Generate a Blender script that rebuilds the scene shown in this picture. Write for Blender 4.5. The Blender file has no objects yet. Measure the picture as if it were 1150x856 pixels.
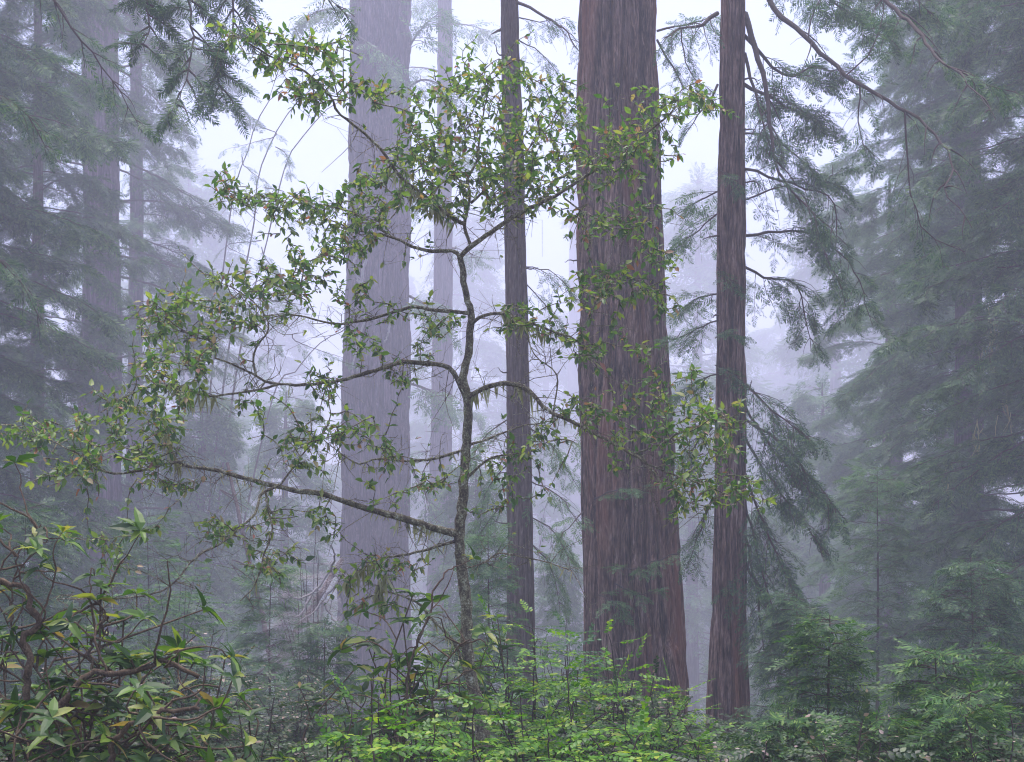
import bpy, math
import numpy as np
from math import radians, pi

C = bpy.context.scene
COL = C.collection

# ------------------------------------------------------------------ camera, sky, sun, exposure
F, W, H, HY, CZ = 1388.0, 1150.0, 856.0, 600.0, 1.7     # focal length in photo pixels, photo size, row of the horizon, eye height
cam_d = bpy.data.cameras.new('camera')
cam = bpy.data.objects.new('camera', cam_d); COL.objects.link(cam)
cam.location = (0, 0, CZ); cam.rotation_euler = (radians(90), 0, 0)
cam_d.sensor_width = 36.0; cam_d.lens = F / W * 36.0
cam_d.shift_y = (HY - H / 2) / W
cam_d.clip_start = 0.05; cam_d.clip_end = 2000
C.camera = cam

SUN_EL, SUN_AZ = radians(80), radians(-5)              # veiled sun, almost overhead
wd = bpy.data.worlds.new('World'); C.world = wd; wd.use_nodes = True
nt = wd.node_tree
bg = nt.nodes['Background']
sky = nt.nodes.new('ShaderNodeTexSky'); sky.sky_type = 'NISHITA'; sky.sun_disc = False
sky.sun_elevation = SUN_EL; sky.sun_rotation = SUN_AZ
sky.air_density = 0.75; sky.dust_density = 4.0; sky.ozone_density = 1.5
veil = nt.nodes.new('ShaderNodeMix'); veil.data_type = 'RGBA'; veil.blend_type = 'MULTIPLY'; veil.inputs[0].default_value = 1
veil.inputs[7].default_value = (1.0, .95, 1.0, 1)        # overcast: the blue of the clear sky toned down
nt.links.new(sky.outputs[0], veil.inputs[6]); nt.links.new(veil.outputs[2], bg.inputs[0]); bg.inputs[1].default_value = 0.135
sd = bpy.data.lights.new('sun', 'SUN'); sd.energy = 1.5; sd.angle = radians(45); sd.color = (1.0, 0.95, 0.93)
sun = bpy.data.objects.new('sun', sd); COL.objects.link(sun)
sun.rotation_euler = (-(pi / 2 - SUN_EL), 0, -SUN_AZ); sun.location = (0, 20, 60)
C.view_settings.view_transform = 'Standard'; C.view_settings.look = 'None'
C.view_settings.exposure = 1.55; C.view_settings.gamma = 1.0; C.view_settings.use_curve_mapping = False
cy = C.cycles
cy.use_denoising = True; cy.filter_width = 1.1
try: cy.denoiser = 'OPENIMAGEDENOISE'
except Exception: pass
cy.max_bounces = 6; cy.diffuse_bounces = 3; cy.glossy_bounces = 2; cy.transmission_bounces = 4
cy.volume_bounces = 3; cy.transparent_max_bounces = 8
cy.caustics_reflective = False; cy.caustics_refractive = False
cy.sample_clamp_indirect = 6.0

HAZE_DENSITY = 0.0057

# ------------------------------------------------------------------ helpers
def P(px, py, d):
    "point seen at photo pixel (px, py), d metres in front of the camera"
    return np.array([(px - W / 2) / F * d, d, CZ + (HY - py) / F * d])

def PP(pts, d0, d1=None):
    d1 = d0 if d1 is None else d1
    n = len(pts)
    return np.array([P(p[0], p[1], p[2] if len(p) > 2 else d0 + (d1 - d0) * i / max(1, n - 1)) for i, p in enumerate(pts)])

def ground_z(x, y):
    y = np.asarray(y, float); x = np.asarray(x, float)
    yy = np.clip(y, 0, None)
    z = -0.0048 * yy ** 2 / (1 + (yy / 75.0) ** 2)
    z = z + 0.12 * np.sin(x * .7 + y * .31) * np.sin(y * .53 - x * .2) + 0.2 * np.sin(x * .11 + 1) * np.sin(y * .09)
    return z

def unit(v):
    v = np.asarray(v, float)
    return v / np.maximum(np.linalg.norm(v, axis=-1, keepdims=True), 1e-9)

def spline(pts, n):
    "Catmull-Rom through pts, n points evenly spaced"
    p = np.asarray(pts, float)
    if len(p) == 2:
        return p[0] + (p[1] - p[0]) * np.linspace(0, 1, n)[:, None]
    q = np.vstack([2 * p[0] - p[1], p, 2 * p[-1] - p[-2]])
    out = []
    m = 10
    for i in range(1, len(q) - 2):
        t = np.linspace(0, 1, m, endpoint=False)[:, None]
        a, b, c, d = q[i - 1], q[i], q[i + 1], q[i + 2]
        out.append(.5 * ((2 * b) + (-a + c) * t + (2 * a - 5 * b + 4 * c - d) * t ** 2 + (-a + 3 * b - 3 * c + d) * t ** 3))
    out.append(p[-1:])
    o = np.vstack(out)
    s = np.concatenate([[0], np.cumsum(np.linalg.norm(np.diff(o, axis=0), axis=1))])
    u = np.linspace(0, s[-1], n)
    return np.stack([np.interp(u, s, o[:, k]) for k in range(3)], 1)

def length(p): return float(np.linalg.norm(np.diff(p, axis=0), axis=1).sum())

class MB:
    "collects tubes and leaves and links them as ONE mesh"
    def __init__(s): s.v = []; s.f = []; s.n = 0
    def add(s, v, f):
        s.v.append(np.asarray(v, np.float32)); s.f.append(np.asarray(f, np.int32) + s.n); s.n += len(v)
    def tube(s, p, r, seg=6):
        p = np.asarray(p, float); n = len(p)
        r = np.broadcast_to(np.asarray(r, float), (n,))
        t = unit(np.gradient(p, axis=0))
        ref = np.array([0, 0, 1.]) if abs(t[0][2]) < .9 else np.array([1., 0, 0])
        a = np.zeros_like(p); prev = unit(np.cross(t[0], ref))
        for i in range(n):
            prev = unit(prev - t[i] * prev.dot(t[i])); a[i] = prev
        b = np.cross(t, a)
        th = np.linspace(0, 2 * pi, seg, endpoint=False)
        ring = a[:, None] * np.cos(th)[None, :, None] + b[:, None] * np.sin(th)[None, :, None]
        v = (p[:, None] + ring * r[:, None, None]).reshape(-1, 3)
        i = np.arange(n - 1)[:, None] * seg; j = np.arange(seg)[None]; k = (j + 1) % seg
        f = np.stack([i + j, i + k, i + seg + k, i + seg + j], -1).reshape(-1, 4)
        s.add(v, f)
    def inst(s, tv, tf, pos, ax, nrm, sc):
        "copies of a template: x along ax, z near nrm"
        if len(pos) == 0: return
        pos = np.asarray(pos, float); ax = unit(ax); nrm = np.asarray(nrm, float)
        side = unit(np.cross(nrm, ax)); nn = np.cross(ax, side)
        M = np.stack([ax, side, nn], 1) * np.asarray(sc, float)[:, None, None]
        v = np.einsum('kc,ncd->nkd', tv, M) + pos[:, None]
        N, k = len(pos), len(tv)
        f = (tf[None] + (np.arange(N) * k)[:, None, None]).reshape(-1, tf.shape[1])
        s.add(v.reshape(-1, 3), f)
    def build(s, name, mat, parent=None, smooth=True):
        me = bpy.data.meshes.new(name)
        v = np.vstack(s.v) if s.v else np.zeros((0, 3), np.float32)
        if parent is not None: v = v - np.array(parent.location, np.float32)
        starts, loops, st = [], [], 0
        for f in s.f:
            w = f.shape[1]; loops.append(f.ravel()); starts.append(st + np.arange(len(f)) * w); st += f.size
        loops = np.concatenate(loops); starts = np.concatenate(starts)
        me.vertices.add(len(v)); me.vertices.foreach_set('co', v.astype(np.float32).ravel())
        me.loops.add(len(loops)); me.loops.foreach_set('vertex_index', loops.astype(np.int32))
        me.polygons.add(len(starts)); me.polygons.foreach_set('loop_start', starts.astype(np.int32))
        me.polygons.foreach_set('use_smooth', np.full(len(starts), smooth))
        me.update(calc_edges=True); me.validate()
        me.materials.append(mat)
        o = bpy.data.objects.new(name, me); COL.objects.link(o)
        if parent is not None: o.parent = parent
        return o

def tag(o, label=None, cat=None, group=None, kind=None):
    if label: o['label'] = label
    if cat: o['category'] = cat
    if group: o['group'] = group
    if kind: o['kind'] = kind
    return o

def thing(name, label, cat, loc, group=None):
    o = bpy.data.objects.new(name, None); COL.objects.link(o)
    o.location = tuple(float(c) for c in loc); o.empty_display_size = .2
    return tag(o, label, cat, group)

def vnoise(u, v, nu, nv, rng):
    "value noise, periodic in u (0..1), v in 0..1"
    nu, nv = int(nu), int(max(1, nv))
    G = rng.random((nv + 2, nu))
    x = (u % 1) * nu; y = np.clip(v, 0, .9999) * nv
    i = np.floor(x).astype(int); j = np.floor(y).astype(int)
    fx = x - i; fy = y - j; fx = fx * fx * (3 - 2 * fx); fy = fy * fy * (3 - 2 * fy)
    i0, i1 = i % nu, (i + 1) % nu
    return (G[j, i0] * (1 - fx) + G[j, i1] * fx) * (1 - fy) + (G[j + 1, i0] * (1 - fx) + G[j + 1, i1] * fx) * fy

# ------------------------------------------------------------------ materials
def new_mat(name):
    m = bpy.data.materials.new(name); m.use_nodes = True
    t = m.node_tree; t.nodes.clear()
    return m, t, t.nodes.new('ShaderNodeOutputMaterial')

def ramp(t, stops):
    r = t.nodes.new('ShaderNodeValToRGB'); e = r.color_ramp.elements
    while len(e) < len(stops): e.new(.5)
    for k, (p, c) in zip(e, stops): k.position = p; k.color = (*c, 1)
    return r

def leaf_mat(name, stops, trans=.35, gloss=.06, rough=.4, tint=(1.15, 1.2, .55)):
    m, t, out = new_mat(name); L = t.links
    g = t.nodes.new('ShaderNodeNewGeometry')
    r = ramp(t, stops); L.new(g.outputs['Random Per Island'], r.inputs[0])
    d = t.nodes.new('ShaderNodeBsdfDiffuse'); L.new(r.outputs[0], d.inputs[0])
    tr = t.nodes.new('ShaderNodeBsdfTranslucent')
    mul = t.nodes.new('ShaderNodeMix'); mul.data_type = 'RGBA'; mul.blend_type = 'MULTIPLY'; mul.inputs[0].default_value = 1
    L.new(r.outputs[0], mul.inputs[6]); mul.inputs[7].default_value = (*tint, 1)
    L.new(mul.outputs[2], tr.inputs[0])
    mx = t.nodes.new('ShaderNodeMixShader'); mx.inputs[0].default_value = trans
    L.new(d.outputs[0], mx.inputs[1]); L.new(tr.outputs[0], mx.inputs[2])
    gl = t.nodes.new('ShaderNodeBsdfGlossy'); gl.inputs['Roughness'].default_value = rough
    m2 = t.nodes.new('ShaderNodeMixShader'); m2.inputs[0].default_value = gloss
    L.new(mx.outputs[0], m2.inputs[1]); L.new(gl.outputs[0], m2.inputs[2])
    L.new(m2.outputs[0], out.inputs[0])
    return m

def bark_mat(name, stops, sc=(16, 16, .7), bump=.6, patch=None, bdist=.03):
    m, t, out = new_mat(name); L = t.links
    tc = t.nodes.new('ShaderNodeTexCoord')
    mp = t.nodes.new('ShaderNodeMapping'); mp.inputs['Scale'].default_value = sc
    L.new(tc.outputs['Object'], mp.inputs[0])
    n = t.nodes.new('ShaderNodeTexNoise'); n.inputs['Scale'].default_value = 1; n.inputs['Detail'].default_value = 6
    n.inputs['Roughness'].default_value = .65; n.inputs['Distortion'].default_value = .4
    L.new(mp.outputs[0], n.inputs[0])
    n3 = t.nodes.new('ShaderNodeTexNoise'); n3.inputs['Scale'].default_value = 1; n3.inputs['Detail'].default_value = 5; n3.inputs['Roughness'].default_value = .7
    mp3 = t.nodes.new('ShaderNodeMapping'); mp3.inputs['Scale'].default_value = (sc[0] * 3.2, sc[1] * 3.2, sc[2] * 5)
    L.new(tc.outputs['Object'], mp3.inputs[0]); L.new(mp3.outputs[0], n3.inputs[0])
    fm = t.nodes.new('ShaderNodeMix'); fm.inputs[0].default_value = .52
    L.new(n.outputs[0], fm.inputs[2]); L.new(n3.outputs[0], fm.inputs[3])
    r = ramp(t, stops); L.new(fm.outputs[0], r.inputs[0])
    col = r.outputs[0]
    if patch:
        n2 = t.nodes.new('ShaderNodeTexNoise'); n2.inputs['Scale'].default_value = 1; n2.inputs['Detail'].default_value = 4
        mp2 = t.nodes.new('ShaderNodeMapping'); mp2.inputs['Scale'].default_value = (2.2, 2.2, .22)
        L.new(tc.outputs['Object'], mp2.inputs[0]); L.new(mp2.outputs[0], n2.inputs[0])
        r2 = ramp(t, [(.54, (0, 0, 0)), (.72, (.7, .7, .7))]); L.new(n2.outputs[0], r2.inputs[0])
        mix = t.nodes.new('ShaderNodeMix'); mix.data_type = 'RGBA'
        L.new(r2.outputs[0], mix.inputs[0]); L.new(col, mix.inputs[6]); mix.inputs[7].default_value = (*patch, 1)
        col = mix.outputs[2]
    b = t.nodes.new('ShaderNodeBsdfPrincipled'); b.inputs['Roughness'].default_value = .9
    b.inputs['Specular IOR Level'].default_value = .2
    L.new(col, b.inputs['Base Color'])
    bp = t.nodes.new('ShaderNodeBump'); bp.inputs['Strength'].default_value = bump; bp.inputs['Distance'].default_value = bdist
    L.new(fm.outputs[0], bp.inputs['Height']); L.new(bp.outputs[0], b.inputs['Normal'])
    L.new(b.outputs[0], out.inputs[0])
    return m

M = {}
M['redwood_bark'] = bark_mat('redwood_bark', [(.41, (.014, .008, .006)), (.47, (.075, .043, .033)), (.54, (.2, .122, .096)), (.62, (.4, .29, .25))], (15, 15, .9), 1.0, (.26, .09, .05), .05)
M['grey_bark'] = bark_mat('grey_bark', [(.36, (.026, .018, .016)), (.5, (.1, .072, .063)), (.66, (.27, .22, .2))], (26, 26, 1.2), .7)
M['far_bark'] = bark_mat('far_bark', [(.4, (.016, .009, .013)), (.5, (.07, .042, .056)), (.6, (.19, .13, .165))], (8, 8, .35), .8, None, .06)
M['twig_bark'] = bark_mat('twig_bark', [(.3, (.035, .026, .022)), (.6, (.09, .07, .06)), (.8, (.18, .16, .14))], (30, 30, 12), .3)
M['mossy_bark'] = bark_mat('mossy_bark', [(.36, (.045, .034, .026)), (.48, (.13, .108, .075)), (.55, (.27, .255, .15)), (.64, (.58, .58, .5))], (22, 22, 14), .6)
M['rhodo_bark'] = bark_mat('rhodo_bark', [(.36, (.045, .032, .022)), (.52, (.12, .085, .055)), (.66, (.24, .185, .12))], (40, 40, 20), .5)
M['pale_wood'] = bark_mat('pale_wood', [(.35, (.14, .13, .125)), (.6, (.36, .34, .34))], (30, 30, 8), .3)
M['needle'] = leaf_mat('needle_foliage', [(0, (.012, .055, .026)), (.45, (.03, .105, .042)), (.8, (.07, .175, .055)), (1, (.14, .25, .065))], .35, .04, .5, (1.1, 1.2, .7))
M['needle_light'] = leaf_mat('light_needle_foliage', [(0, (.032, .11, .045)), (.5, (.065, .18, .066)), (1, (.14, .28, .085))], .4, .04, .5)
M['needle_sapling'] = leaf_mat('sapling_foliage', [(0, (.014, .06, .014)), (.5, (.034, .125, .026)), (.85, (.085, .21, .035)), (1, (.2, .32, .06))], .35, .04, .5)
M['oak_leaf'] = leaf_mat('glossy_leaf', [(0, (.03, .09, .02)), (.3, (.07, .175, .03)), (.62, (.15, .27, .045)), (.9, (.3, .38, .07)), (.955, (.34, .28, .13)), (.98, (.3, .1, .06)), (1, (.42, .25, .22))], .5, .05, .4)
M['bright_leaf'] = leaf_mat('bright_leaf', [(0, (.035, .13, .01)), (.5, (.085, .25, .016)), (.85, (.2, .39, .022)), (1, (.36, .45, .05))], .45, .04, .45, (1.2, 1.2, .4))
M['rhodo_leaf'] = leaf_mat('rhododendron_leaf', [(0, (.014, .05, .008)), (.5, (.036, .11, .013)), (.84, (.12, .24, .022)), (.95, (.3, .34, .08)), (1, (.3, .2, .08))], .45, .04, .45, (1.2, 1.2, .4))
M['dark_leaf'] = leaf_mat('dark_leaf', [(0, (.012, .036, .011)), (.5, (.026, .07, .018)), (.9, (.08, .14, .04)), (.96, (.3, .2, .17)), (1, (.45, .38, .34))], .3, .05, .45)  # palest tones are whitish leaf highlights painted into the colour
M['cover_leaf'] = leaf_mat('cover_leaf', [(0, (.012, .035, .012)), (.6, (.03, .075, .02)), (1, (.07, .13, .03))], .35, .05, .4)
M['moss'] = leaf_mat('hanging_moss', [(0, (.24, .25, .1)), (.6, (.42, .43, .22)), (1, (.58, .58, .4))], .4, .0, .6, (1, 1, .8))
M['pale_twig'] = leaf_mat('pale_twig', [(0, (.3, .28, .29)), (1, (.55, .52, .55))], .3, .0, .6, (1, 1, 1))

def ground_mat():
    m, t, out = new_mat('forest_floor'); L = t.links
    tc = t.nodes.new('ShaderNodeTexCoord')
    n = t.nodes.new('ShaderNodeTexNoise'); n.inputs['Scale'].default_value = 3; n.inputs['Detail'].default_value = 8
    L.new(tc.outputs['Object'], n.inputs[0])
    r = ramp(t, [(.3, (.03, .022, .015)), (.5, (.06, .045, .028)), (.65, (.045, .06, .02)), (.8, (.1, .08, .05))]); L.new(n.outputs[0], r.inputs[0])
    b = t.nodes.new('ShaderNodeBsdfPrincipled'); b.inputs['Roughness'].default_value = .95
    L.new(r.outputs[0], b.inputs['Base Color'])
    bp = t.nodes.new('ShaderNodeBump'); bp.inputs['Strength'].default_value = .8; bp.inputs['Distance'].default_value = .05
    L.new(n.outputs[0], bp.inputs['Height']); L.new(bp.outputs[0], b.inputs['Normal'])
    L.new(b.outputs[0], out.inputs[0])
    return m

# ------------------------------------------------------------------ ground and haze
xs = np.linspace(-180, 180, 241); ys = np.linspace(-25, 330, 281)
X, Y = np.meshgrid(xs, ys)
g = MB(); nx = len(xs)
i = (np.arange(len(ys) - 1)[:, None] * nx + np.arange(nx - 1)[None]).ravel()
g.add(np.stack([X, Y, ground_z(X, Y)], -1).reshape(-1, 3), np.stack([i, i + 1, i + nx + 1, i + nx], -1))
tag(g.build('ground', ground_mat()), kind='structure')

hz = MB()
x0, x1, y0, y1, z0, z1 = -182, 182, -27, 332, -30, 64
hz.add([(x0, y0, z0), (x1, y0, z0), (x1, y1, z0), (x0, y1, z0), (x0, y0, z1), (x1, y0, z1), (x1, y1, z1), (x0, y1, z1)],
       [(0, 3, 2, 1), (4, 5, 6, 7), (0, 1, 5, 4), (1, 2, 6, 5), (2, 3, 7, 6), (3, 0, 4, 7)])
hm, ht, hout = new_mat('haze')
pv = ht.nodes.new('ShaderNodeVolumePrincipled')
pv.inputs['Color'].default_value = (.77, .80, .955, 1); pv.inputs['Density'].default_value = HAZE_DENSITY
pv.inputs['Anisotropy'].default_value = .25
ht.links.new(pv.outputs[0], hout.inputs['Volume'])
tag(hz.build('haze', hm, smooth=False), kind='stuff')

# ------------------------------------------------------------------ leaf and spray templates
def diamond(a, b, w, up=0.):
    a = np.array(a, float); b = np.array(b, float); d = b - a
    s = unit(np.array([-d[1], d[0], 0])) * w; m = a + d * .45 + np.array([0, 0, up])
    return [a, m + s, b, m - s]

def make_spray(n, L0, w, ang, droop=.06, seed=0, axis=True):
    "flat conifer spray one unit long: side shoots left and right of an axis"
    r = np.random.default_rng(seed); v, f = [], []
    def q(p): f.append([len(v), len(v) + 1, len(v) + 2, len(v) + 3]); v.extend(p)
    for k in range(n):
        x = .06 + .86 * k / (n - 1); s = 1 if k % 2 else -1
        l = L0 * (1 - .62 * x) * (.75 + .5 * r.random()); a = ang * (1.15 - .45 * x) + r.normal(0, .12)
        st = np.array([x, 0, -droop * x * x]); en = st + np.array([math.cos(a) * l, s * math.sin(a) * l, -droop * l * 1.5 + r.normal(0, .03)])
        q(diamond(st, en, w * (.7 + .6 * r.random())))
    q(diamond((.85, 0, -droop * .8), (1.08, 0, -droop * 1.2), w))
    if axis: q([np.array([0, .007, 0.]), np.array([1, .003, -droop]), np.array([1, -.003, -droop]), np.array([0, -.007, 0.])])
    return np.array(v), np.array(f)

def make_needle_spray(n, L0, ang, nl, seed=0):
    "close-up spray: every side shoot carries two rows of needles"
    r = np.random.default_rng(seed); v, f = [], []
    def q(p): f.append([len(v), len(v) + 1, len(v) + 2, len(v) + 3]); v.extend(p)
    for k in range(n + 1):
        if k == n: st = np.array([.8, 0, -.03]); a = 0; l = .28; s = 1
        else:
            x = .08 + .84 * k / (n - 1); s = 1 if k % 2 else -1
            l = L0 * (1 - .6 * x) * (.8 + .4 * r.random()); a = ang * (1.1 - .4 * x)
            st = np.array([x, 0, -.04 * x * x])
        d = np.array([math.cos(a), s * math.sin(a), -.1]); m = max(4, int(l / .045))
        q(diamond(st, st + d * l, .006))
        for j in range(m):
            c = st + d * l * (j + .5) / m
            for e in (-1, 1):
                b = a * s + e * (.95 + r.normal(0, .1))
                q(diamond(c, c + np.array([math.cos(b), math.sin(b), -.05 + r.normal(0, .12)]) * nl * (1 - .35 * j / m), nl * .13))
    return np.array(v), np.array(f)

def leaf(wd=.26, fold=.06, droop=.12, at=0., dirx=(1, 0, 0), sc=1.):
    x = np.array([0, .3, .65, 1, .3, .65, .3, .65]); y = np.array([0, wd, wd * .82, 0, -wd, -wd * .82, 0, 0])
    z = np.array([0, fold, fold * .7 - droop * .4, -droop, fold, fold * .7 - droop * .4, 0, -droop * .4])
    v = np.stack([x, y, z], 1)
    f = np.array([[0, 6, 1], [6, 7, 2], [6, 2, 1], [7, 3, 2], [0, 4, 6], [4, 5, 7], [4, 7, 6], [5, 3, 7]])
    return v, f

def make_leaf_spray(n, ll, wd, seed=0):
    "flat twig one unit long with two rows of small oval leaves"
    r = np.random.default_rng(seed); V, Fc, o = [], [], 0
    tv, tf = leaf(wd, .05, .12)
    for k in range(n):
        x = .1 + .85 * k / (n - 1); s = 1 if k % 2 else -1
        if k == n - 1: a = 0
        else: a = s * (.95 + r.normal(0, .15)) * (1.1 - .35 * x)
        sc = ll * (.75 + .5 * r.random()) * (1 - .25 * x)
        tilt = r.normal(0, .25)
        d = np.array([math.cos(a), math.sin(a), tilt * .4 - .1]); d /= np.linalg.norm(d)
        sd = unit(np.cross((0, tilt, 1), d)); nn = np.cross(d, sd)
        V.append((tv @ np.stack([d, sd, nn])) * sc + np.array([x, 0, -.1 * x * x])); Fc.append(tf + o); o += len(tv)
    V.append(np.array([[0, .006, 0], [1, .003, -.1], [1, -.003, -.1]])); Fc.append(np.array([[o, o + 1, o + 2]]))
    return np.vstack(V), np.vstack(Fc)

SPRAY = [make_spray(17, .44, .027, .85, .1, s) for s in range(3)]
SPRAY_FAR = [make_spray(11, .5, .045, .8, .12, s + 5, False) for s in range(3)]
NEAR = [make_spray(13, .42, .036, .85, .08, s + 9) for s in range(3)]
NEEDLES = [make_needle_spray(11, .5, .85, .085, s) for s in range(3)]
LSPRAY = [make_leaf_spray(13, .19, .3, s) for s in range(3)]
LEAF = leaf(.25, .06, .14)
LONGLEAF = leaf(.175, .05, .34)

def place(mb, temps, S, rng):
    "S: list of (pos, axis, normal, scale)"
    if not S: return
    pos = np.array([s[0] for s in S]); ax = np.array([s[1] for s in S]); nr = np.array([s[2] for s in S]); sc = np.array([s[3] for s in S])
    w = rng.integers(0, len(temps), len(S))
    for k, (tv, tf) in enumerate(temps):
        m = w == k
        if m.any(): mb.inst(tv, tf, pos[m], ax[m], nr[m], sc[m])

UP = np.array([0, 0, 1.])

# ------------------------------------------------------------------ trunks
def bark_trunk(mb, path, rad, rng, nU=120, nV=200, amp=.04, flare=0., cols=40):
    "tapered trunk with furrowed bark modelled into the surface"
    p = spline(path, nV); n = len(path)
    s = np.linspace(0, 1, nV); Lh = length(p)
    r = np.interp(s, np.linspace(0, 1, n), rad)
    th = np.linspace(0, 2 * pi, nU, endpoint=False)
    U, V = np.meshgrid(th / (2 * pi), s)
    tw = U + .05 * (vnoise(U, V, 5, Lh / 3, rng) - .5) + .022 * (vnoise(U, V, 12, Lh, rng) - .5)
    ridge = lambda nu, nv: 1 - np.abs(2 * vnoise(tw, V, nu, nv, rng) - 1)
    crack = lambda nu, nv, w: np.exp(-(np.abs(2 * vnoise(tw, V, nu, nv, rng) - 1) / w) ** 1.5)
    d = .7 * (ridge(cols, Lh / 2.2) - .6) + .4 * (ridge(cols * 2, Lh / 1.1) - .5) + .25 * (ridge(cols * 4, Lh / .4) - .5)
    d = d - 1.5 * crack(cols, Lh / 2.6, .2) - .8 * crack(int(cols * 1.7), Lh / 1.3, .22)
    d = d * amp + r[:, None] * .1 * (vnoise(U, V, 6, Lh / 4, rng) - .5)
    hgt = V * Lh
    d = d + flare * np.exp(-hgt / .9) * (1 + .5 * np.sin(2 * pi * U * 5 + 1) + .3 * np.sin(2 * pi * U * 9))
    R = r[:, None] + d
    v = np.stack([p[:, None, 0] + np.cos(2 * pi * U) * R, p[:, None, 1] + np.sin(2 * pi * U) * R, p[:, None, 2] + 0 * R], -1).reshape(-1, 3)
    i = np.arange(nV - 1)[:, None] * nU; j = np.arange(nU)[None]; k = (j + 1) % nU
    mb.add(v, np.stack([i + j, i + k, i + nU + k, i + nU + j], -1).reshape(-1, 4))

def trunk_px(rows, d):
    "rows of (y, left, right) in photo pixels from the top down -> path and radii from the ground up"
    rows = rows[::-1]
    pts = [P((a + b) / 2, y, d) for y, a, b in rows]; rad = [(b - a) / 2 / F * d * .98 for y, a, b in rows]
    gz = float(ground_z(pts[0][0], d)) - .3
    if gz < pts[0][2] - .2:
        b = pts[0].copy(); b[2] = gz; pts.insert(0, b); rad.insert(0, rad[0] * 1.12)
    return np.array(pts), rad

# ------------------------------------------------------------------ conifer boughs
def bough(wood, S, path, r0, rng, start=.25, sub=10, sublen=.9, hang=.6, spray=.3, per=7, bare=0., r1=.004, up=UP):
    n = max(8, int(length(np.asarray(path)) / .18))
    p = spline(path, n); Lb = length(p)
    p[1:] += rng.normal(0, .012, (n - 1, 3)) * min(1, Lb)
    wood.tube(p, np.linspace(r0, r1, n), 5)
    t = unit(np.gradient(p, axis=0))
    for k in range(sub):
        u = start + (1 - start) * (k + rng.random()) / sub
        i = min(n - 1, int(u * (n - 1))); s = 1 if k % 2 else -1
        side = unit(np.cross(t[i], UP) + 1e-4) * s
        d0 = unit(t[i] * (.55 + .3 * rng.random()) + side * (.55 + .4 * rng.random()) + UP * rng.normal(-.1, .25))
        Ls = sublen * (1.1 - .65 * u) * (.55 + .8 * rng.random())
        m = 6; q = np.zeros((m, 3)); q[0] = p[i]; dd = d0.copy()
        for j in range(1, m):
            q[j] = q[j - 1] + dd * Ls / (m - 1)
            dd = unit(dd + np.array([0, 0, -hang * (.1 + .32 * rng.random())]) + rng.normal(0, .12, 3))
        wood.tube(q, np.linspace(max(r1, r0 * .3), r1 * .5, m), 3)
        if rng.random() < bare: continue
        tq = unit(np.gradient(q, axis=0))
        for j in range(per):
            w = .15 + .85 * (j + rng.random() * .8) / per
            x = w * (m - 1); a = int(min(m - 2, x)); fr = x - a
            pos = q[a] * (1 - fr) + q[min(m - 1, a + 1)] * fr; tt = tq[a]
            sd = unit(np.cross(tt, UP) + 1e-4) * (1 if j % 2 else -1)
            ax = unit(tt * .8 + sd * (.75 if j < per - 1 else 0) + np.array([0, 0, -.35 * hang * rng.random()]) + rng.normal(0, .12, 3))
            nr = UP + rng.normal(0, .35, 3)
            S.append((pos, ax, nr, spray * (.6 + .75 * rng.random()) * (1.1 - .45 * w)))

def limb_part(t, pts, d0, d1, r, rng, mat='needle', temps=None, **k):
    "one bough as a part of its tree, its foliage a sub-part"
    wood, S = MB(), []
    bough(wood, S, PP(pts, d0, d1), r, rng, **k)
    o = wood.build('branch', M['twig_bark'], t)
    if S:
        c = MB(); place(c, temps or SPRAY, S, rng); v = np.array(t.location, np.float32)
        f = c.build('foliage', M[mat], t, smooth=False); f.parent = o

def auto_boughs(wood, S, path, rad, rng, n, L0, L1, z0, z1, start=.2, sub=9, sublen=.9, droop=.12, rise=.1, hang=.6, spray=.35, per=6, az=None, r0=.03):
    p = np.asarray(path)
    for k in range(n):
        u = (k + rng.random()) / n; z = z0 + (z1 - z0) * u
        c = np.array([np.interp(z, p[:, 2], p[:, 0]), np.interp(z, p[:, 2], p[:, 1]), z]); r = np.interp(z, p[:, 2], rad)
        a = k * 2.4 + rng.normal(0, .3) if az is None else az[0] + (az[1] - az[0]) * rng.random()
        h = np.array([math.cos(a), math.sin(a), 0]); L = (L0 + (L1 - L0) * u) * (.65 + .6 * rng.random())
        st = c + h * r * .8; rs = rise + rng.normal(0, .12)
        sw = np.array([-h[1], h[0], 0]) * rng.normal(0, .12)
        pts = [st + h * L * s + sw * L * s * s + UP * (rs * L * s - droop * L * s * s * (1 + .12 * L)) for s in (0, .3, .6, .85, 1)]
        bough(wood, S, pts, r0 * (.6 + .12 * L), rng, start, sub, sublen, hang, spray, per)

def redwood(name, label, rows, d, seed, bark, nU, nV, amp, flare, cols, group='redwood trunks standing in the fog', cat='tree'):
    rng = np.random.default_rng(seed)
    path, rad = trunk_px(rows, d)
    t = thing(name, label, cat, (path[0][0], path[0][1], path[0][2] + .3), group)
    b = MB(); bark_trunk(b, path, rad, rng, nU, nV, amp, flare, cols)
    b.build('trunk', M[bark], t)
    return t, path, rad, rng

def finish(t, wood, S, rng, mat='needle', temps=None, wmat='twig_bark'):
    if wood.v: wood.build('branches', M[wmat], t)
    if S:
        c = MB(); place(c, temps or SPRAY, S, rng); c.build('crown', M[mat], t, smooth=False)

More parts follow.
